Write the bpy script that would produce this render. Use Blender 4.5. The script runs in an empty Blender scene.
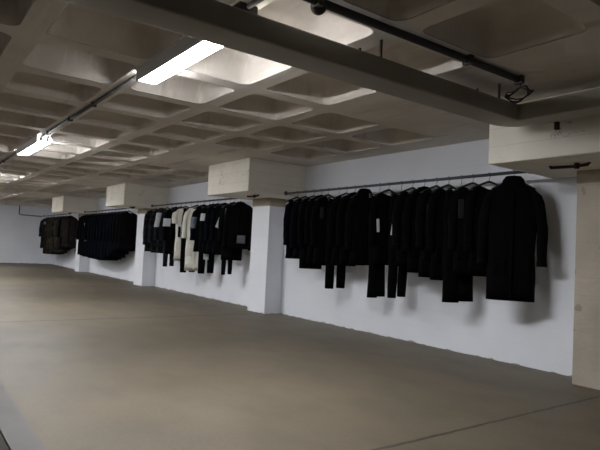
import bpy, bmesh, math, random
from mathutils import Vector, Matrix
S = bpy.context.scene
COL = S.collection
PI = math.pi
# ------------------------------------------------------------------ materials
def mat(name, color, rough=0.8, var=0.0, scale=4.0, bump=0.0, bscale=30.0, metal=0.0, color2=None, detail=5.0, spec=0.5):
    m = bpy.data.materials.new(name); m.use_nodes = True
    nt = m.node_tree; b = nt.nodes['Principled BSDF']
    b.inputs['Base Color'].default_value = (*color, 1)
    b.inputs['Roughness'].default_value = rough
    b.inputs['Metallic'].default_value = metal
    b.inputs['Specular IOR Level'].default_value = spec
    tc = nt.nodes.new('ShaderNodeTexCoord')
    if var > 0 or color2:
        n = nt.nodes.new('ShaderNodeTexNoise'); n.inputs['Scale'].default_value = scale; n.inputs['Detail'].default_value = detail
        nt.links.new(tc.outputs['Object'], n.inputs['Vector'])
        r = nt.nodes.new('ShaderNodeValToRGB')
        c2 = color2 or tuple(c*(1-var) for c in color)
        r.color_ramp.elements[0].position = 0.32; r.color_ramp.elements[0].color = (*c2, 1)
        r.color_ramp.elements[1].position = 0.68; r.color_ramp.elements[1].color = (*color, 1)
        nt.links.new(n.outputs['Fac'], r.inputs['Fac']); nt.links.new(r.outputs['Color'], b.inputs['Base Color'])
    if bump > 0:
        n = nt.nodes.new('ShaderNodeTexNoise'); n.inputs['Scale'].default_value = bscale; n.inputs['Detail'].default_value = 4
        nt.links.new(tc.outputs['Object'], n.inputs['Vector'])
        u = nt.nodes.new('ShaderNodeBump'); u.inputs['Strength'].default_value = bump; u.inputs['Distance'].default_value = 0.02
        nt.links.new(n.outputs['Fac'], u.inputs['Height']); nt.links.new(u.outputs['Normal'], b.inputs['Normal'])
    return m

def mixin(m, color, build):
    """overlay a colour where build(nt, texcoord) gives 1"""
    nt = m.node_tree; b = nt.nodes['Principled BSDF']
    tc = next(n for n in nt.nodes if n.type == 'TEX_COORD')
    fac = build(nt, tc)
    mx = nt.nodes.new('ShaderNodeMix'); mx.data_type = 'RGBA'
    s = b.inputs['Base Color']
    if s.is_linked: nt.links.new(s.links[0].from_socket, mx.inputs['A'])
    else: mx.inputs['A'].default_value = s.default_value
    mx.inputs['B'].default_value = (*color, 1)
    nt.links.new(fac, mx.inputs['Factor']); nt.links.new(mx.outputs['Result'], s)
def math_n(nt, op, a, b=None, clamp=False):
    n = nt.nodes.new('ShaderNodeMath'); n.operation = op; n.use_clamp = clamp
    for i, v in enumerate((a, b)):
        if v is None: continue
        if isinstance(v, (int, float)): n.inputs[i].default_value = v
        else: nt.links.new(v, n.inputs[i])
    return n.outputs[0]
def noise_n(nt, tc, scale, detail=5, vecscale=None):
    n = nt.nodes.new('ShaderNodeTexNoise'); n.inputs['Scale'].default_value = scale; n.inputs['Detail'].default_value = detail
    src = tc.outputs['Object']
    if vecscale:
        mp = nt.nodes.new('ShaderNodeMapping'); mp.inputs['Scale'].default_value = vecscale
        nt.links.new(src, mp.inputs['Vector']); src = mp.outputs['Vector']
    nt.links.new(src, n.inputs['Vector']); return n.outputs['Fac']
def xyz(nt, tc):
    s = nt.nodes.new('ShaderNodeSeparateXYZ'); nt.links.new(tc.outputs['Object'], s.inputs[0]); return s.outputs

M = {}
M['ceiling'] = mat('ceiling_concrete', (.76, .705, .64), .9, .20, 1.6, .25, 14)
# pale lime streaks and dark leak stains on the slab
mixin(M['ceiling'], (.74, .69, .61), lambda nt, tc: math_n(nt, 'MULTIPLY', math_n(nt, 'GREATER_THAN', noise_n(nt, tc, 1.0, 4, (1.0, 30, 3)), .625), .65))
mixin(M['ceiling'], (.24, .20, .16), lambda nt, tc: math_n(nt, 'MULTIPLY', math_n(nt, 'MULTIPLY', math_n(nt, 'SUBTRACT', noise_n(nt, tc, 1.0, 7, (1.1, 6, 2)), .60), 6, True), .55))
M['floor'] = mat('floor_concrete', (.135, .110, .074), .58, .26, 1.3, .10, 40)
def joints(nt, tc):
    x, y, z = xyz(nt, tc)
    out = None
    wob = math_n(nt, 'MULTIPLY', math_n(nt, 'SUBTRACT', noise_n(nt, tc, 6, 3), .5), .03)
    for jx, w in ((-2.22, .014), (-7.77, .022), (-13.3, .03), (-18.9, .03)):
        d = math_n(nt, 'ABSOLUTE', math_n(nt, 'ADD', math_n(nt, 'SUBTRACT', x, jx), wob))
        f = math_n(nt, 'LESS_THAN', d, w)
        out = f if out is None else math_n(nt, 'MAXIMUM', out, f)
    return math_n(nt, 'MULTIPLY', out, .75)
mixin(M['floor'], (.095, .078, .055), lambda nt, tc: math_n(nt, 'MULTIPLY', math_n(nt, 'MULTIPLY', math_n(nt, 'SUBTRACT', noise_n(nt, tc, 9, 7), .55), 5, True), .35))
mixin(M['floor'], (.175, .145, .10), lambda nt, tc: math_n(nt, 'MULTIPLY', noise_n(nt, tc, 28, 8), .45))
mixin(M['floor'], (.075, .062, .042), lambda nt, tc: math_n(nt, 'MULTIPLY', math_n(nt, 'MULTIPLY', math_n(nt, 'SUBTRACT', noise_n(nt, tc, 2.6, 9, (.8, 1.3, 1)), .46), 3.2, True), .55))
mixin(M['floor'], (.022, .018, .013), joints)
M['lane'] = mat('lane_asphalt', (.05, .04, .033), .9, .25, 5, .2, 60)
M['line'] = mat('kerb_concrete', (.165, .155, .15), .8, .15, 3, .1, 40)
M['wall'] = mat('wall_white_paint', (.83, .85, .91), .75, .05, 2.0, .10, 12)
def coursing(nt, tc):
    x, y, z = xyz(nt, tc)
    f = math_n(nt, 'FRACT', math_n(nt, 'MULTIPLY', z, 1/.215))
    return math_n(nt, 'MULTIPLY', math_n(nt, 'LESS_THAN', f, .045), .12)
mixin(M['wall'], (.64, .64, .66), coursing)
def scuff(nt, tc):
    x, y, z = xyz(nt, tc)
    h = math_n(nt, 'MULTIPLY', math_n(nt, 'SUBTRACT', noise_n(nt, tc, 7, 5), .44), .08)
    return math_n(nt, 'LESS_THAN', z, h)
mixin(M['wall'], (.20, .17, .12), lambda nt, tc: math_n(nt, 'MULTIPLY', scuff(nt, tc), .8))
M['bare'] = mat('bare_concrete', (.25, .23, .20), .9, .15, 3)
M['column'] = mat('column_concrete', (.50, .445, .365), .85, .22, 2.2, .2, 18)
def board(nt, tc):
    x, y, z = xyz(nt, tc)
    f = math_n(nt, 'FRACT', math_n(nt, 'MULTIPLY', z, 1/.16))
    return math_n(nt, 'MULTIPLY', math_n(nt, 'LESS_THAN', f, .045), .3)
mixin(M['column'], (.37, .325, .26), board)
mixin(M['column'], (.22, .19, .15), lambda nt, tc: math_n(nt, 'MULTIPLY', math_n(nt, 'GREATER_THAN', noise_n(nt, tc, 5.5, 7), .665), .55))
M['corbel'] = mat('corbel_concrete', (.80, .76, .67), .85, .10, 3, .2, 18)
mixin(M['corbel'], (.42, .37, .29), board)
def cracks(nt, tc):
    a = math_n(nt, 'ABSOLUTE', math_n(nt, 'SUBTRACT', noise_n(nt, tc, 3.2, 6), .5))
    return math_n(nt, 'MULTIPLY', math_n(nt, 'MULTIPLY', math_n(nt, 'LESS_THAN', a, .0045), math_n(nt, 'GREATER_THAN', noise_n(nt, tc, 2.0, 2), .55)), .5)
mixin(M['corbel'], (.14, .12, .10), cracks)
M['duct'] = mat('duct_grey_paint', (.34, .32, .275), .5, .10, 2, .03, 10)
M['dark_steel'] = mat('dark_steel', (.022, .021, .022), .7, .2, 20)
M['rust'] = mat('rusty_iron', (.060, .026, .018), .9, .5, 25, .3, 60)
M['rail'] = mat('rail_steel', (.07, .075, .09), .4, .15, 12)
M['galv'] = mat('galvanised_conduit', (.09, .085, .08), .8, .2, 8)
M['lamp_body'] = mat('lamp_enamel', (.62, .62, .62), .5, .05, 5)
M['lamp_cap'] = mat('lamp_holder_plastic', (.45, .45, .45), .5, .05, 5)
M['wire'] = mat('hanger_wire', (.10, .10, .11), .4, .1, 10)
M['plastic'] = mat('hanger_black_plastic', (.012, .012, .014), .45, .1, 10)
def fabric(name, c, c2=None, scale=10, bump=.35):
    return mat(name, c, .95, .35, scale, bump, 90, color2=c2, spec=.06)
F = {
 'black': fabric('black_cotton', (.0030, .0030, .0040)),
 'jet': fabric('jet_black_wool', (.0020, .0020, .0026)),
 'navy': fabric('navy_twill', (.0034, .0042, .0085)),
 'ink': fabric('ink_blue_nylon', (.0028, .0033, .0058)),
 'charcoal': fabric('charcoal_canvas', (.009, .009, .010)),
 'camo': fabric('dark_camouflage', (.030, .032, .036), (.004, .0045, .006), 9),
 'olive': fabric('olive_canvas', (.052, .044, .028), (.014, .012, .008), 6),
 'brown': fabric('brown_black_canvas', (.024, .018, .015), (.012, .010, .010), 6),
 'cream': fabric('cream_cotton', (.84, .83, .76), (.72, .70, .62), 5),
 'grey': fabric('grey_panel_cloth', (.13, .13, .145)),
 'midgrey': fabric('mid_grey_panel_cloth', (.030, .030, .034)),
 'print': fabric('faded_print', (.045, .045, .05), (.01, .01, .012), 30),
 'white': mat('white_tag_card', (.62, .64, .68), .7, .12, 20),
 'bluegrey': fabric('blue_grey_patch_cloth', (.22, .25, .30)),
}
def emis(name, c, s):
    m = bpy.data.materials.new(name); m.use_nodes = True; nt = m.node_tree
    b = nt.nodes['Principled BSDF']
    b.inputs['Base Color'].default_value = (.8, .8, .8, 1)
    b.inputs['Emission Color'].default_value = (*c, 1); b.inputs['Emission Strength'].default_value = s
    return m
M['tube'] = emis('fluorescent_cover_glow', (.97, .98, 1), 54.0)

# ------------------------------------------------------------------ mesh helpers
def box(bm, x0, x1, y0, y1, z0, z1, mtx=None):
    vs = [bm.verts.new((x, y, z)) for z in (z0, z1) for y in (y0, y1) for x in (x0, x1)]
    if mtx:
        for v in vs: v.co = mtx @ v.co
    for f in ((0,2,3,1), (4,5,7,6), (0,1,5,4), (2,6,7,3), (0,4,6,2), (1,3,7,5)):
        bm.faces.new([vs[i] for i in f])
def loft(bm, rings, cap0=True, cap1=True, closed=False):
    R = [[bm.verts.new(p) for p in r] for r in rings]
    n = len(R[0])
    pairs = list(zip(R, R[1:])) + ([(R[-1], R[0])] if closed else [])
    for a, b in pairs:
        for i in range(n):
            bm.faces.new((a[i], a[(i+1) % n], b[(i+1) % n], b[i]))
    if not closed:
        if cap0: bm.faces.new(R[0][::-1])
        if cap1: bm.faces.new(R[-1])
def tube(bm, pts, r, n=8, caps=True):
    pts = [Vector(p) for p in pts]; rings = []
    up = None
    for i, p in enumerate(pts):
        t = (pts[min(i+1, len(pts)-1)] - pts[max(i-1, 0)]).normalized()
        if up is None:
            up = t.orthogonal().normalized()
        up = (up - t*up.dot(t)).normalized(); s = t.cross(up)
        rr = r[i] if isinstance(r, (list, tuple)) else r
        rings.append([p + (up*math.cos(2*PI*k/n) + s*math.sin(2*PI*k/n))*rr for k in range(n)])
    loft(bm, rings, caps, caps)
def obj(name, bm, m, parent=None, loc=None, smooth=False, bevel=0.0, seg=2):
    bmesh.ops.recalc_face_normals(bm, faces=bm.faces)
    me = bpy.data.meshes.new(name); bm.to_mesh(me); bm.free()
    me.materials.append(m)
    o = bpy.data.objects.new(name, me); COL.objects.link(o)
    if smooth:
        for p in me.polygons: p.use_smooth = True
    if bevel > 0:
        md = o.modifiers.new('bevel', 'BEVEL'); md.width = bevel; md.segments = seg; md.limit_method = 'ANGLE'
    if parent: o.parent = parent
    if loc: o.location = loc
    return o
def B(): return bmesh.new()
def bx(name, m, parent, *d, bevel=0.0, mtx=None):
    b = B(); box(b, *d, mtx=mtx); return obj(name, b, m, parent, bevel=bevel)
def struct(o, label=None):
    o['kind'] = 'structure'
    if label: o['label'] = label
    return o
def empty(name, loc=(0, 0, 0), rz=0.0):
    o = bpy.data.objects.new(name, None); o.empty_display_size = .1
    o.location = loc; o.rotation_euler = (0, 0, rz); COL.objects.link(o); return o
def tag(o, label, cat, group=None):
    o['label'] = label; o['category'] = cat
    if group: o['group'] = group
    return o
def copy_tree(o, parent=None):
    c = o.copy(); COL.objects.link(c)
    if parent: c.parent = parent
    for ch in list(o.children): copy_tree(ch, c)
    return c

# ------------------------------------------------------------------ room shell
X0, X1, Y0, Y1, ZC = -24.6, 5.5, -6.0, 5.32, 2.44
b = B(); box(b, X0, X1, .70, Y1, -.2, 0); struct(obj('floor', b, M['floor']), 'brown concrete garage floor with dark joints')
b = B(); box(b, X0, X1, .55, .70, -.2, .004); struct(obj('trim_1', b, M['line']), 'pale grey concrete strip along the edge of the bay')
b = B(); box(b, X0, X1, Y0, .55, -.2, -.006); struct(obj('floor_lane', b, M['lane']), 'dark driving lane surface')
b = B(); box(b, X0, X1+.2, Y1, Y1+.2, -.2, ZC+.35); struct(obj('wall_right', b, M['wall']), 'white painted block wall behind the clothes rails')
b = B(); box(b, X0-.2, X0, Y0, Y1+.2, -.2, ZC+.35); struct(obj('wall_far', b, M['wall']), 'white painted far end wall')
b = B(); box(b, X0, X1, Y0-.2, Y0, -.2, ZC+.35); struct(obj('wall_left', b, M['bare']))
b = B(); box(b, X1, X1+.2, Y0-.2, Y1, -.2, ZC+.35); struct(obj('wall_near', b, M['bare']))

COLX = [(-2.3, -2.57, -1.95, -2.99, -1.62), (-7.83, -8.24, -7.70, -8.50, -7.149), (-13.42, -13.89, -13.29, -14.10, -12.74), (-19.3, -19.58, -19.05, -20.03, -18.50)]
# waffle slab: one mesh, rounded pans
PX, PY = .865, .872
def solid(cx, cy):
    if cy > 4.95 or cy < Y0 + .4 or cx < X0 + .45 or cx > X1 - .45: return True
    return any(abs(cx - c[0]) < 1.40 and cy > 3.3 for c in COLX)
b = B()
def rrect(cx, cy, hx, hy, r, z, k=5):
    P = []
    for q, (sx, sy) in enumerate(((1, 1), (-1, 1), (-1, -1), (1, -1))):
        for i in range(k):
            a = PI/2*q + PI/2*i/(k-1)
            P.append(Vector((cx + sx*(hx-r) + r*math.cos(a), cy + sy*(hy-r) + r*math.sin(a), z)))
    return P
ix0 = math.floor((X0 + 4.51)/PX) - 1; ix1 = math.ceil((X1 + 4.51)/PX) + 1
iy0 = math.floor((Y0 - 1.95)/PY) - 1; iy1 = math.ceil((Y1 - 1.95)/PY) + 1
smooth_faces = []
for ix in range(ix0, ix1):
    for iy in range(iy0, iy1):
        cx, cy = -4.51 + PX*ix, 1.95 + PY*iy
        ax0, ax1 = max(cx-PX/2, X0), min(cx+PX/2, X1); ay0, ay1 = max(cy-PY/2, Y0), min(cy+PY/2, Y1)
        if ax1 <= ax0 or ay1 <= ay0: continue
        if solid(cx, cy):
            vs = [b.verts.new(p) for p in ((ax0, ay0, ZC), (ax0, ay1, ZC), (ax1, ay1, ZC), (ax1, ay0, ZC))]
            b.faces.new(vs); continue
        prof = [(0, 0, .085), (.008, .008, .085), (.018, .06, .09), (.032, .15, .10), (.055, .205, .11), (.10, .235, .12), (.16, .245, .12)]
        rings = [[b.verts.new(p) for p in rrect(cx, cy, .350-i, .358-i, r, ZC+dz)] for i, dz, r in prof]
        n = len(rings[0]); k = 5
        outer = [b.verts.new((cx+sx*PX/2, cy+sy*PY/2, ZC)) for sx, sy in ((1, 1), (-1, 1), (-1, -1), (1, -1))]
        for q in range(4):
            for i in range(k-1):
                b.faces.new((outer[q], rings[0][q*k+i+1], rings[0][q*k+i]))
            b.faces.new((outer[q], outer[(q+1) % 4], rings[0][((q+1) % 4)*k], rings[0][q*k+k-1]))
        for r0, r1 in zip(rings, rings[1:]):
            for i in range(n):
                f = b.faces.new((r0[i], r1[i], r1[(i+1) % n], r0[(i+1) % n])); f.smooth = True
        b.faces.new(rings[-1][::-1])
bmesh.ops.remove_doubles(b, verts=b.verts, dist=.002)
cz = B(); cz.free()
# slab body above the pans
box(b, X0-.2, X1+.2, Y0-.2, Y1+.2, ZC+.35, ZC+.5)
me = bpy.data.meshes.new('ceiling'); b.to_mesh(me); b.free(); me.materials.append(M['ceiling'])
co = bpy.data.objects.new('ceiling', me); COL.objects.link(co); struct(co, 'coffered concrete waffle ceiling')
# beam across the far end under the slab
b = B(); box(b, X0, X0+.25, Y0, Y1, 2.30, ZC+.02); struct(obj('trim_2', b, M['ceiling']), 'concrete beam along the top of the far wall')

# columns with their corbels
names = ['nearest', 'second', 'third', 'farthest']
for i, (cx, a0, a1, c0, c1) in enumerate(COLX):
    r = empty('concrete_column', ((a0+a1)/2, 5.16, 0)); struct(r, ('bare beige concrete column', 'white painted column nearest the camera,', 'white painted column between the second and third rails,', 'farthest white painted column')[i] + ' with a boxy concrete head')
    cl = (a0+a1)/2
    zt = 1.795
    bx('shaft', M['column'] if i == 0 else M['wall'], r, a0-cl, a1-cl, 5.0-5.16, Y1-5.16, 0, zt, bevel=.006)
    bx('shaft_top', M['column'], r, a0-cl-.004, a1-cl+.004, 4.994-5.16, Y1-5.16, zt, 1.935, bevel=.006)
    bx('corbel', M['corbel'], r, c0-cl, c1-cl, 4.24-5.16, Y1-5.16, 1.932, ZC, bevel=.012)
    # rusty bars left in the underside
    bb = B(); x = c0-cl+.42 if i == 0 else c0-cl+.75
    tube(bb, [(x-.05, 4.62-5.16, 1.94), (x-.04, 4.62-5.16, 1.915), (x+.15, 4.63-5.16, 1.91), (x+.28, 4.62-5.16, 1.915), (x+.30, 4.62-5.16, 1.94)], .014)
    tube(bb, [(x+.2, 4.60-5.16, 1.94), (x+.2, 4.60-5.16, 1.885)], .022)
    obj('rusty_bar', bb, M['rust'], r)

# ------------------------------------------------------------------ fluorescent lamps along the rib
LL = 1.5
def make_lamp():
    r = empty('fluorescent_light', (0, 0, 0))
    bb = B()                                   # trough housing: back plate and a deep lip on the left side
    sec = [(-.092, 0), (.092, 0), (.092, -.062), (.087, -.062), (.085, -.010), (-.081, -.010), (-.081, -.096), (-.092, -.096)]
    loft(bb, [[(e*(LL/2+.02), y, z) for y, z in sec] for e in (-1, 1)])
    obj('housing', bb, M['lamp_body'], r, bevel=.002)
    bb = B()                                   # opal cover, sloping up towards the wall side
    sec = [(-.079, -.012), (.084, -.012), (.086, -.070), (.070, -.084), (-.020, -.090), (-.079, -.086)]
    loft(bb, [[(e*(LL/2+.005), y, z) for y, z in sec] for e in (-1, 1)], True, True)
    obj('diffuser', bb, M['tube'], r)
    for s in (-1, 1):
        yc = s*.042
        for e in (-1, 1):
            bb = B(); x = e*(LL/2+.022); box(bb, x-.016, x+.016, yc-.022, yc+.022, -.072, -.010)
            obj('lamp_holder', bb, M['lamp_cap'], r, bevel=.006)
    return r
lamp0 = make_lamp()
lamps = [(-3.50, 'long fluorescent light nearest the camera, ending at the grey duct'), (-8.80, 'second long fluorescent light along the ceiling rib, further from the duct'),
         (-14.4, 'third long fluorescent light along the ceiling rib, out toward the far wall'), (-20.2, 'farthest long fluorescent light, close to the far wall')]
for i, (x, l) in enumerate(lamps):
    o = lamp0 if i == 0 else copy_tree(lamp0)
    o.location = (x, 1.545, ZC); tag(o, l, 'ceiling light', 'fluorescent lights along the ceiling rib')
for x, l in ((-8.8, 'added unseen fill light over the driving lane, nearest the camera of its row'), (-14.4, 'added unseen fill light over the driving lane, middle of its row'), (-20.2, 'added unseen fill light over the driving lane, closest to the far wall')):  # added row outside the view, there to brighten the left of the room
    o = copy_tree(lamp0); o.location = (x, -3.27, ZC); tag(o, l, 'ceiling light', 'added unseen fill lights over the driving lane')
# conduit feeding the lamps: one run between each pair
b = B()
xs = [-2.4] + [e for x, _ in lamps for e in (x+LL/2+.045, x-LL/2-.045)] + [X0+.26]
for k in range(0, len(xs), 2):
    tube(b, [(xs[k], 1.505, ZC-.018), (xs[k+1], 1.505, ZC-.018)], .016, 8)
o = obj('electrical_conduit', b, M['galv'], smooth=True)
cond = tag(o, 'thin grey conduit running along the ceiling rib between the fluorescent lights', 'conduit')
for x in (-5.6, -6.5, -7.6, -11.2, -12.6, -17):
    bx('clip', M['dark_steel'], cond, x-.02, x+.02, 1.48, 1.53, ZC-.045, ZC, bevel=.004)
bx('junction_box', M['dark_steel'], cond, -2.78, -2.64, 1.45, 1.57, ZC-.06, ZC, bevel=.01)

# cross pipe on the ceiling right of the duct
pr = empty('ceiling_pipe', (-2.31, 3.64, ZC-.03)); tag(pr, 'dark steel pipe crossing the ceiling to the right of the grey duct', 'pipe')
b = B(); tube(b, [(0, -6.0, 0), (0, 0, 0)], .024, 12); obj('pipe', b, M['dark_steel'], pr, smooth=True)
for y in (-1.9, -.62, -.02):
    bx('pipe_clip', M['galv'], pr, -.034, .034, y-.02, y+.02, -.03, .03, bevel=.004)
b = B(); bmesh.ops.create_uvsphere(b, u_segments=12, v_segments=8, radius=.045); obj('sprinkler_cap', b, M['rust'], pr, loc=(-.03, -1.875, -.01), smooth=True)
b = B()
random.seed(5)
for k in range(3):
    pts = []
    for i in range(17):
        t = i/16*2*PI
        pts.append((.012*math.sin(t+k) + .10*math.sin(t)*(.75+.2*k) + .02, -.05 + .02*math.cos(2*t+k), -.115 + .05*math.cos(t)*(1-.22*k) + .014*math.sin(3*t+k)))
    tube(b, pts, .006, 6)
tube(b, [(0, .0, 0), (.01, -.01, -.035), (.02, -.03, -.07)], .006, 6)
obj('loose_wire', b, M['dark_steel'], pr, smooth=True)

# ------------------------------------------------------------------ ventilation duct
d = empty('ventilation_duct', (-2.615, 4.03, 2.19)); tag(d, 'long grey steel duct crossing under the ceiling and turning along the corbel', 'duct')
ZD0, ZD1 = 0.0, .125
def ductmesh():
    bb = B()
    # L-shaped plan, lofted as rings of a rounded rectangle with a mitred elbow
    hw, hh, r = .118, .068, .013
    sec = []
    for q, (sx, sy) in enumerate(((1, 1), (-1, 1), (-1, -1), (1, -1))):
        for i in range(4):
            a = PI/2*q + PI/2*i/3
            sec.append((sx*(hw-r) + r*math.cos(a), sy*(hh-r) + r*math.sin(a)))
    path = []
    path.append(((0, -9.0), (1, 0)))
    path.append(((0, -.13), (1, 0)))
    for i in range(1, 6):                       # small-radius bend to +x
        a = PI/2*i/5; R = .13
        path.append(((R - R*math.cos(a), -.13 + R*math.sin(a)), (math.cos(a), -math.sin(a))))
    path.append(((8.0, 0), (0, -1)))
    rings = []
    for (px, py), (nx, ny) in path:
        rings.append([(px + nx*u, py + ny*u, hh + v) for u, v in sec])
    loft(bb, rings)
    return bb
dm = obj('duct_run', ductmesh(), M['duct'], d)
md = dm.modifiers.new('split', 'EDGE_SPLIT'); md.split_angle = math.radians(40)
for p in dm.data.polygons: p.use_smooth = True
for y in (-4.2, -1.62, .0 - .35 + .0):
    for s in (-1, 1):
        bb = B(); tube(bb, [(s*.10 + (-.0), y, .11), (s*.10, y, ZC-2.19)], .010, 8); obj('hanger_rod', bb, M['rust'], d)
for x in (.31, .70, 1.7):
    bx('bracket', M['rust'], d, x-.016, x+.016, .10, .14, -.06, .005, bevel=.006)

# ------------------------------------------------------------------ conduit on the far wall
b = B(); tube(b, [(X0+.03, 4.00, 2.30), (X0+.03, 4.00, 1.98), (X0+.03, 4.05, 1.95), (X0+.03, 4.85, 1.94)], .018, 8)
tag(obj('wall_conduit', b, M['galv'], smooth=True), 'thin grey conduit bent down the far white wall beside the farthest rail', 'conduit')

# ------------------------------------------------------------------ rails
RZ, RY = 1.96, 4.93
RAILS = [(-7.149, -2.99, 'nearest'), (-12.74, -8.50, 'second'), (-18.50, -14.10, 'third'), (-24.6, -20.03, 'farthest')]
for i, (x0, x1, nm) in enumerate(RAILS):
    r = empty('clothes_rail', ((x0+x1)/2, RY, RZ))
    L = x1 - x0
    bb = B(); tube(bb, [(-L/2, 0, 0), (L/2, 0, 0)], .0165, 12); obj('pipe', bb, M['rail'], r, smooth=True)
    for s in (-1, 1):
        bb = B(); tube(bb, [(s*(L/2-.001), 0, .006), (s*(L/2-.012), 0, .006)], .034, 14); obj('flange', bb, M['rail'], r)
    lab = {'nearest': 'dark steel clothes rail nearest the camera, between the bare and the white column',
           'second': 'dark steel clothes rail with the cream garments, second from the camera',
           'third': 'dark steel clothes rail of navy parkas, third from the camera',
           'farthest': 'dark steel clothes rail with olive jackets, against the far wall'}[nm]
    tag(r, lab, 'clothes rail', 'clothes rails along the white wall')

# ------------------------------------------------------------------ hangers
def hook_bm(neck):
    bb = B(); R = .0215
    pts = [(R*math.cos(a), 0, R*math.sin(a)) for a in [math.radians(t) for t in range(-20, 181, 20)]]
    pts += [(-R*.9, 0, -.012), (-R*.35, 0, -.028), (0, 0, -.04), (0, 0, -neck)]
    tube(bb, pts, .0028, 6); return bb
def arms_bm():
    bb = B()
    pts = [(-.205, 0, -.168), (-.16, 0, -.142), (-.10, 0, -.113), (-.05, 0, -.090), (-.018, 0, -.077), (0, 0, -.073),
           (.018, 0, -.077), (.05, 0, -.090), (.10, 0, -.113), (.16, 0, -.142), (.205, 0, -.168)]
    tube(bb, pts, [.009, .011, .011, .011, .012, .013, .012, .011, .011, .011, .009], 8); return bb
H0 = empty('coat_hanger'); obj('hook', hook_bm(.075), M['wire'], H0, smooth=True); obj('arms', arms_bm(), M['plastic'], H0, smooth=True)
T0 = empty('trouser_hanger'); obj('hook', hook_bm(.125), M['wire'], T0, smooth=True)
bb = B(); tube(bb, [(-.16, 0, -.13), (.16, 0, -.13)], .006, 8); obj('bar', bb, M['plastic'], T0, smooth=True)
for s in (-1, 1):
    bx('clip', M['plastic'], T0, s*.13-.018, s*.13+.018, -.016, .016, -.175, -.12, bevel=.004)
used = {}
def hang(proto, x, delta, label):
    first = proto.name not in used; used[proto.name] = 1
    o = proto if first else copy_tree(proto)
    o.location = (x, RY, RZ); o.rotation_euler = (0, 0, -PI/2 - delta)
    for c in o.children:
        if c.name.startswith('hook'): c.rotation_euler = (0, 0, delta)
    tag(o, label, 'hanger', 'hangers on the clothes rails')
    return o

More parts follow.
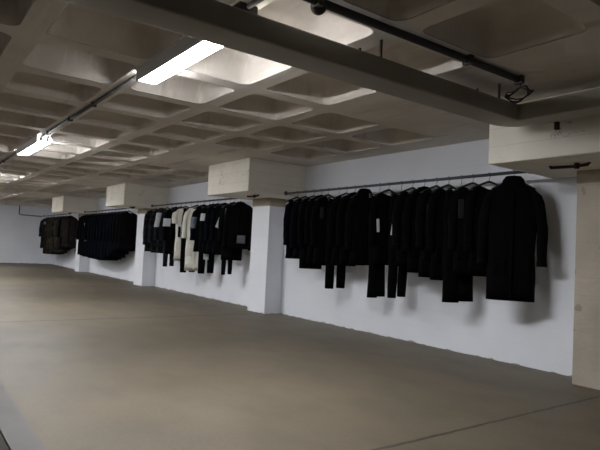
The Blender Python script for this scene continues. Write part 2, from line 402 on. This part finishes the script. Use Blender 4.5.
# ------------------------------------------------------------------ garments (local z = 0 at the rail)
N = 30
def sp(v, e): return math.copysign(abs(v)**e, v)
def gring(z, hw, d, rnd, amp=0.0, cx=0., cy=0., dip=0., e=.75):
    out = []
    for k in range(N):
        a = 2*PI*k/N
        x = hw*sp(math.cos(a), e); y = d*sp(math.sin(a), e)
        w = 1 + amp*(math.sin(5*a + rnd[0]) + .6*math.sin(9*a + rnd[1]))
        u = abs(x)/hw if hw else 0
        out.append((cx + x, cy + y*w, z - dip*(1-u)))
    return out
class Body:
    def __init__(s, L, hw, d, rnd): s.L, s.hw, s.d, s.rnd = L, hw, d, rnd
    def at(s, z):
        ks = s.keys
        for (z0, w0, d0), (z1, w1, d1) in zip(ks, ks[1:]):
            if z1 <= z <= z0:
                t = (z0-z)/(z0-z1); return w0+(w1-w0)*t, d0+(d1-d0)*t
        return ks[-1][1:]
def jacket(x, delta, L, col, hw=.175, d=.054, collar=True, sl=.60, sleeve_col=None, flare=1.04, extras=(), hood=False, short=False, slope=0., spread=None):
    """returns the thing; L is the drop of the hem below the rail"""
    rg = random.Random(int(x*1000))
    rnd = (rg.random()*6, rg.random()*6)
    m = F[col]
    r = empty('garment', (x, RY, RZ-L), -PI/2-delta)
    z = lambda v: v + L
    Bd = Body(L, hw, d, rnd)
    Bd.keys = [(-.15, hw*.93, d*.75), (-.25, hw, d), (-.42, hw*1.0, d*1.12), (-.42-(L-.42)*.4, hw*.97, d*1.05), (-L, hw*flare, d*1.2)]
    bb = B(); rings = []
    rings.append(gring(z(-.118), .098, .036, rnd, 0, dip=.045, e=.9))
    rings.append(gring(z(-.128), .125, .044, rnd, 0, dip=.040, e=.9))
    rings.append(gring(z(-.146-slope*.4), .168, .050, rnd, 0, dip=.028, e=.85))
    rings.append(gring(z(-.165-slope*.8), hw*.93, d*.75, rnd, 0, dip=-slope*.6+.010))
    nseg = 9
    for i in range(nseg+1):
        zz = -.20 - slope - (L-.20-slope)*i/nseg
        w, dd = Bd.at(zz)
        rings.append(gring(z(zz), w + .004*math.sin(i*1.7+rnd[0]), dd, rnd, .02+.07*i/nseg))
    w, dd = Bd.at(-L)
    hem = [(p[0]*.94, p[1]*.8, p[2]+.03) for p in rings[-1]]
    rings.append(hem)
    loft(bb, rings, cap0=False, cap1=True)
    # inside of the neck
    obj('body', bb, m, r, smooth=True)
    if collar:
        bb = B(); c = gring
        rings = [c(z(-.150), .100, .045, rnd, 0, e=.9), c(z(-.105), .086, .050, rnd, 0, dip=-.012, e=.95), c(z(-.082), .078, .046, rnd, 0, dip=-.012, e=.95), c(z(-.092), .068, .036, rnd, 0, dip=-.012, e=.95), c(z(-.150), .075, .030, rnd, 0, e=.95)]
        loft(bb, rings, False, False); obj('collar', bb, m, r, smooth=True)
    if hood:
        bb = B()
        rings = [[(q[0], q[1]-.012, q[2]) for q in gring(z(zz), w_, d_, rnd, .03)] for zz, w_, d_ in ((-.030, .035, .015), (-.036, .070, .034), (-.070, .098, .050), (-.13, .118, .058), (-.24, .10, .050), (-.29, .05, .025))]
        loft(bb, rings); obj('hood', bb, m, r, smooth=True)
    ms = F[sleeve_col] if sleeve_col else m
    for s in (-1, 1):
        bb = B(); rings = []
        sw = .02 + .03*rg.random(); fw = .01 + .03*rg.random()
        n_ = 8; S0 = -.185 - slope
        if spread is not None: sw = spread
        for i in range(n_+1):
            t = i/n_
            cx = s*(hw*.90 + (.012+sw)*math.sin(min(1, t*1.6)*PI/2)); cy = fw*t*t*1.4
            cz_ = S0 - sl*t
            ra = .062 - .020*t; rb = (.056 - .014*t)*.92
            if short: ra *= 1.25
            rr = []
            for k in range(14):
                a = 2*PI*k/14
                wv = 1 + .06*math.sin(3*a + i*1.9 + rnd[0])
                rr.append((cx + ra*wv*math.cos(a), cy + rb*wv*math.sin(a), z(cz_) + (.030*(-s*math.cos(a)) if i == 0 else 0)))
            rings.append(rr)
        top = [((p[0]*.5 + s*hw*.90*.5), p[1]*.5, p[2]+.022) for p in rings[0]]
        end = [(cx + (p[0]-cx)*.8, cy + (p[1]-cy)*.8, p[2]+.02) for p in rings[-1]]
        loft(bb, [top] + rings + [end]); so = obj('sleeve', bb, ms, r, smooth=True)
        ze = z(S0 - sl)
        bb = B(); rings = [[(cx + (ra+q)*math.cos(2*PI*k/14), cy + (rb+q)*math.sin(2*PI*k/14), zz) for k in range(14)] for q, zz in ((.002, ze+.055), (.006, ze+.05), (.006, ze-.004), (-.004, ze-.006))]
        loft(bb, rings, False, False)
        obj('cuff', bb, F[next((e[1] for e in extras if e[0] == 'cuff' and e[2] == s), sleeve_col or col)], so, smooth=True)
    # front zip and pockets
    _, dz = Bd.at(-.5)
    yf = d*1.14
    if not short:
        bx('placket', F['charcoal'] if col in ('navy', 'ink', 'camo', 'olive') else F['black' if col != 'cream' else 'cream'], r, -.011, .011, yf*.80, yf+.012, z(-L+.03), z(-.21), bevel=.003)
    for s in (-1, 1):
        zz = -.20 - (L-.2)*.62
        bx('pocket', m, r, s*.11-.055, s*.11+.055, yf*.7, yf+.012, z(zz-.15), z(zz), bevel=.006)
    for e in extras:
        if e[0] == 'panel':                      # name, colour, x, z, w, h, tilt, label
            _, nm, c, px, pz, pw, ph, tl, lb = e
            mt = Matrix.Translation((px, yf+(.026 if abs(px) > .15 else .014), z(pz))) @ Matrix.Rotation(tl, 4, 'Y')
            bb = B(); box(bb, -pw/2, pw/2, -.03, .004, -ph/2, ph/2, mtx=mt)
            po = obj(nm, bb, F[c], r, bevel=.002)
            if lb: po['label'] = lb
        if e[0] == 'sleeve_panel':
            _, nm, c, s, pz, ph, lb = e
            bb = B(); rings = []
            for zz in (pz+ph/2, pz-ph/2):
                t = (S0 - zz)/sl
                cx_ = s*(hw*.90 + (.012+sw)*math.sin(min(1, t*1.6)*PI/2)); cy_ = fw*t*t*1.4
                rings.append([(cx_ + (.069-.02*t)*math.cos(2*PI*k/14), cy_ + (.060-.014*t)*math.sin(2*PI*k/14), z(zz)) for k in range(14)])
            loft(bb, rings, False, False); po = obj(nm, bb, F[c], r, smooth=True)
            if lb: po['label'] = lb
    return r
def trousers(x, delta, L, col, hw=.17, d=.045, extras=(), split=.030, top=-.150, taper=.26):
    rg = random.Random(int(x*997))
    rnd = (rg.random()*6, rg.random()*6)
    m = F[col]
    r = empty('trousers', (x, RY, RZ-L), -PI/2-delta); z = lambda v: v+L
    bb = B(); zc = top - .30
    rings = [gring(z(top), hw*.86, .020, rnd, 0), gring(z(top-.03), hw*.90, .028, rnd, .02), gring(z(top-.15), hw*1.0, d, rnd, .04), gring(z(zc), hw*1.06, d*1.1, rnd, .05), gring(z(zc-.03), hw*1.0, d*.9, rnd, .03)]
    loft(bb, rings); obj('seat', bb, m, r, smooth=True)
    bb = B(); rings = [gring(z(zz), hw*.89+q, .027+q, rnd, 0) for zz, q in ((top+.004, -.003), (top+.004, .004), (top-.036, .005), (top-.036, -.003))]
    loft(bb, rings, False, False, closed=True); obj('waistband', bb, m, r, smooth=True)
    for s in (-1, 1):
        bb = B(); rings = []
        n_ = 9; zs = zc + .03; ll = L + zs + (0 if s < 0 else .015)
        for i in range(n_+1):
            t = i/n_
            rx = hw*.50*(1 - taper*t); ry = d*1.0*(1-.15*t)
            cx = s*(hw*(.52 if split else .46) + split*t*.6 - hw*.10*t*(taper/.26)); cy = .012*math.sin(3*t+rnd[0])
            rr = []
            for k in range(16):
                a = 2*PI*k/16
                wv = 1 + .05*math.sin(4*a + i*1.3 + rnd[1])
                rr.append((cx + rx*wv*sp(math.cos(a), .85), cy + ry*wv*sp(math.sin(a), .85), z(zs - ll*t)))
            rings.append(rr)
        rings.append([(cx + (p[0]-cx)*.85, cy + (p[1]-cy)*.85, p[2]+.02) for p in rings[-1]])
        loft(bb, rings); obj('leg', bb, m, r, smooth=True)
    for e in extras:
        _, nm, c, px, pz, pw, ph, tl, lb = e
        mt = Matrix.Translation((px, d*1.0+.020, z(pz))) @ Matrix.Rotation(tl, 4, 'Y')
        bb = B(); box(bb, -pw/2, pw/2, -.03, .004, -ph/2, ph/2, mtx=mt)
        po = obj(nm, bb, F[c], r, bevel=.002)
        if lb: po['label'] = lb
    return r

ORD = ['first', 'second', 'third', 'fourth', 'fifth', 'sixth', 'seventh', 'eighth', 'ninth', 'tenth', 'eleventh', 'twelfth', 'thirteenth', 'fourteenth',
       'fifteenth', 'sixteenth', 'seventeenth', 'eighteenth', 'nineteenth', 'twentieth']
CNAME = {'black': 'black', 'jet': 'jet black', 'navy': 'dark navy', 'ink': 'blue black', 'charcoal': 'charcoal', 'camo': 'dark camouflage', 'olive': 'olive', 'brown': 'dark brown', 'cream': 'cream'}
RAILN = {'1': 'the nearest rail', '2': 'the second rail, with cream clothes', '3': 'the third rail, of navy parkas', '4': 'the farthest rail'}
def P(nm, c, px, pz, pw, ph, tl=0., lb=None): return ('panel', nm, c, px, pz, pw, ph, tl, lb)
R_ = math.radians
# (kind, rail x, turn in degrees, hem height, colour, options, feature)
rail1 = [
 ('j', -6.83, 6, .95, 'ink', dict(sl=.62, hw=.145, collar=False), 'closest to the white column'),
 ('j', -6.62, 8, .96, 'navy', dict(sl=.66, hw=.15, collar=False), ''),
 ('j', -6.42, 10, .82, 'black', dict(sl=.64, collar=False), 'with a lower hem than its neighbours'),
 ('j', -6.24, 12, .88, 'jet', dict(sl=.60), ''),
 ('j', -6.08, 14, .90, 'black', dict(sl=.62, collar=False, extras=[P('chest_panel', 'midgrey', .12, -.34, .045, .16, 0, 'dark grey chest panel')]), 'with a dark grey chest panel'),
 ('t', -5.85, 34, .59, 'jet', dict(hw=.155, split=.02), ''),
 ('j', -5.69, 12, .90, 'black', dict(sl=.62, collar=False), ''),
 ('j', -5.52, 14, .92, 'jet', dict(sl=.60), ''),
 ('j', -5.32, 16, .93, 'black', dict(sl=.66, hood=True, collar=False), 'with a hood'),
 ('t', -5.05, 12, .55, 'black', dict(hw=.105, split=0, taper=-.25), 'with flared legs'),
 ('j', -4.89, 14, .95, 'jet', dict(sl=.58, collar=False, extras=[P('tag', 'white', .178, -.53, .022, .16, .08, 'white tag')]), 'with a thin white strip by its sleeve'),  # narrow white strip for a pale mark beside the sleeve
 ('t', -4.68, 12, .58, 'black', dict(hw=.145, split=.012, extras=[P('print', 'print', .05, -.33, .08, .10, 0, 'faded grey print'), P('tag', 'white', .128, -.55, .034, .19, -.12, 'white tag')]), 'with a faded grey print'),  # the white part is just a narrow pale strip
 ('j', -4.50, 16, .95, 'black', dict(sl=.60, collar=False), ''),
 ('j', -4.32, 16, .89, 'jet', dict(sl=.64), ''),
 ('j', -4.14, 18, .85, 'black', dict(sl=.60, collar=False, extras=[P('stripe', 'midgrey', .13, -.40, .03, .22, 0, 'grey vertical stripe')]), 'with a grey vertical stripe'),
 ('j', -3.97, 20, .83, 'jet', dict(sl=.62, collar=False), ''),
 ('t', -3.80, 24, .62, 'black', dict(hw=.19, split=0, taper=.04), ''),
 ('j', -3.65, 34, .90, 'black', dict(sl=.60, collar=False, extras=[P('chest_panel', 'midgrey', .14, -.36, .05, .20, 0, 'dark grey chest panel')]), 'with a dark grey chest panel'),
 ('j', -3.45, 42, .92, 'jet', dict(sl=.60, collar=False, d=.045), ''),
 ('c', -3.17, 56, .69, 'black', dict(sl=.72, hw=.225, d=.058, hood=True, flare=1.02, slope=.014, spread=.062), 'turned to face the room'),
]
SPn = lambda nm, c, pz, ph, lb: ('sleeve_panel', nm, c, 1, pz, ph, lb)
rail2 = [
 ('j', -12.50, 10, .88, 'camo', dict(sl=.74, collar=False, hw=.20), 'closest to the third column'),
 ('j', -12.14, 12, .86, 'camo', dict(sl=.68, hw=.19), ''),
 ('j', -11.80, 12, .86, 'camo', dict(sl=.62, hw=.19, collar=False, extras=[SPn('strip', 'white', -.36, .32, 'long white strip')]), 'with a long white strip'),
 ('t', -11.58, 14, .59, 'camo', dict(hw=.13), ''),
 ('j', -11.34, 24, .86, 'black', dict(sl=.62, hw=.19, extras=[SPn('patch', 'white', -.42, .17, 'white square patch'), P('patch', 'white', .10, -.42, .12, .17, 0, 'white square patch')]), 'with a white square patch'),
 ('j', -11.08, 14, .87, 'jet', dict(sl=.60, hw=.13, collar=False), ''),
 ('j', -10.84, 22, .74, 'cream', dict(sl=.26, collar=False, short=True, hw=.185, extras=[SPn('sleeve_band', 'white', -.42, .06, 'white band'), P('opening', 'jet', .11, -.62, .05, .22, 0, 'dark gap'), P('opening', 'jet', .02, -.70, .04, .30, 0, 'dark gap')]), 'short sleeved, left of the long cream coat'),
 ('t', -10.58, 16, .52, 'black', dict(hw=.17), ''),
 ('c', -10.30, 26, .56, 'cream', dict(sl=.56, collar=False, hw=.185, flare=1.0, extras=[P('sash', 'cream', 0, -1.30, .36, .06)]), 'reaching lowest among the pale clothes'),
 ('j', -9.98, 14, .95, 'ink', dict(sl=.60, hw=.16, extras=[SPn('patch', 'bluegrey', -.44, .22, 'blue grey patch')]), 'with a blue grey sleeve patch'),
 ('t', -9.76, 14, .55, 'black', dict(hw=.17, extras=[P('leg_patch', 'white', .02, -1.02, .10, .26, 0, 'white leg patch')]), 'with a white patch between the knees'),
 ('j', -9.60, 14, .92, 'black', dict(sl=.62, hw=.165, extras=[SPn('tag', 'white', -.34, .14, 'small white tag')]), 'with a small white tag'),
 ('j', -9.40, 16, .93, 'navy', dict(sl=.60), ''),
 ('j', -9.12, 26, .92, 'ink', dict(sl=.60, hw=.185, extras=[P('tag', 'white', .075, -.42, .09, .26, -.35, 'tilted white tag')]), 'with a tilted white tag'),
 ('t', -8.93, 22, .58, 'black', dict(hw=.10), ''),
 ('j', -8.78, 36, .84, 'black', dict(sl=.60, hw=.185, extras=[P('stripe', 'grey', .09, -.50, .11, .62, 0, 'grey vertical panel')]), 'with a broad grey vertical panel'),
 ('j', -8.54, 46, 1.05, 'jet', dict(sl=.74, hw=.22, extras=[P('pocket_patch', 'grey', -.06, -.74, .15, .14, 0, 'grey square pocket patch')]), 'with a grey square pocket patch'),
]
rail3 = []
xs3 = [-18.15, -17.85, -17.55, -17.25, -16.95, -16.65, -16.35, -16.05, -15.75, -15.45, -15.17, -14.9, -14.64, -14.38]
hz3 = [.60, .58, .56, .56, .54, .54, .53, .52, .53, .57, .63, .74, .82, .84]
cs3 = ['ink', 'ink', 'navy', 'ink', 'navy', 'navy', 'ink', 'navy', 'navy', 'ink', 'navy', 'ink', 'black', 'black']
for i, (x, h, c) in enumerate(zip(xs3, hz3, cs3)):
    ex = [P('badge', 'white', .20, -.42, .09, .09, 0, 'small white badge'), P('pocket_badge', 'grey', .19, -.86, .09, .14, .2, 'small grey badge')] if i == 2 else []
    rail3.append(('j', x, 12 + i*1.2, h, c, dict(sl=.70, hw=.235, d=.085, collar=(i % 3 != 1), extras=ex), 'with two small badges' if i == 2 else ''))
rail4 = []
for i, (x, h, c) in enumerate(zip([-23.75, -23.2, -22.7, -22.25, -21.8, -21.4, -21.0, -20.65, -20.32], [.66, .46, .46, .47, .5, .55, .66, .72, .76],
                                  ['camo', 'brown', 'olive', 'olive', 'camo', 'olive', 'brown', 'black', 'brown'])):
    ex = [P('shoulder_patch', 'bluegrey', .19, -.32, .14, .10, 0, 'pale shoulder patch')] if i == 1 else []
    rail4.append(('j', x, 14+i, h, c, dict(sl=.66, hw=.225, d=.11, collar=(i % 2 == 0), extras=ex), 'with a pale shoulder patch' if i == 1 else ('closest to the far wall' if i == 0 else '')))
for key, tab in (('1', rail1), ('2', rail2), ('3', rail3), ('4', rail4)):
    n = len(tab)
    for i, (k, x, dl, hz, c, opt, feat) in enumerate(tab):
        L = RZ - hz
        o_ = ORD[n-1-i]
        if k == 't':
            o = trousers(x, R_(dl), L, c, **opt); kind = 'trousers'; o.name = 'trousers'
        else:
            o = jacket(x, R_(dl), L, c, **opt)
            kind = 'coat' if k == 'c' else ('parka' if key == '3' else 'jacket'); o.name = kind
        where = f'{o_} from the right on {RAILN[key]}'
        nm = f'{CNAME[c]} {"long coat" if k == "c" else kind}' + (f' {feat}' if feat else '')
        if feat: where = f'on {RAILN[key]}' if key in '14' else ('on the second rail' if key == '2' else 'on the third rail')
        else: where = f'{o_} from the right on {RAILN[key] if key in "14" else ("the second rail" if key == "2" else "the third rail")}'
        if feat == 'with a dark grey chest panel': where = ('beside the hooded coat' if x > -4 else 'left of middle') + ', nearest rail'
        tag(o, f'{nm}, {where}', kind, {'1': 'black clothes on the nearest rail', '2': 'clothes on the second rail', '3': 'navy parkas on the third rail', '4': 'jackets on the farthest rail'}[key])
        rl = {'1': 'nearest', '2': 'second', '3': 'third', '4': 'farthest'}[key]
        hang(T0 if k == 't' else H0, x, R_(dl), f'{"clip hanger holding trousers" if k == "t" else "black hanger inside a garment"}, {o_} from the right on the {rl} rail')

# ------------------------------------------------------------------ camera
yaw, pitch, roll = -0.938434879, .0457546902, .0499528481
f = Vector((math.sin(yaw)*math.cos(pitch), math.cos(yaw)*math.cos(pitch), math.sin(pitch)))
rt = Vector((math.cos(yaw), -math.sin(yaw), 0)); up = rt.cross(f)
r2 = rt*math.cos(roll) + up*math.sin(roll); u2 = up*math.cos(roll) - rt*math.sin(roll)
cam = bpy.data.cameras.new('camera'); cam.sensor_width = 36; cam.lens = 552.332673/600*36; cam.clip_start = .05
c = bpy.data.objects.new('camera', cam); COL.objects.link(c)
mw = Matrix((r2, u2, -f)).transposed().to_4x4(); mw.translation = Vector((0, 0, 1.08))
c.matrix_world = mw
S.camera = c
w = bpy.data.worlds.new('world'); S.world = w; w.use_nodes = True
w.node_tree.nodes['Background'].inputs['Color'].default_value = (.02, .02, .022, 1)
S.view_settings.view_transform = 'Standard'; S.view_settings.look = 'None'; S.view_settings.gamma = 1
S.view_settings.exposure = 1.2
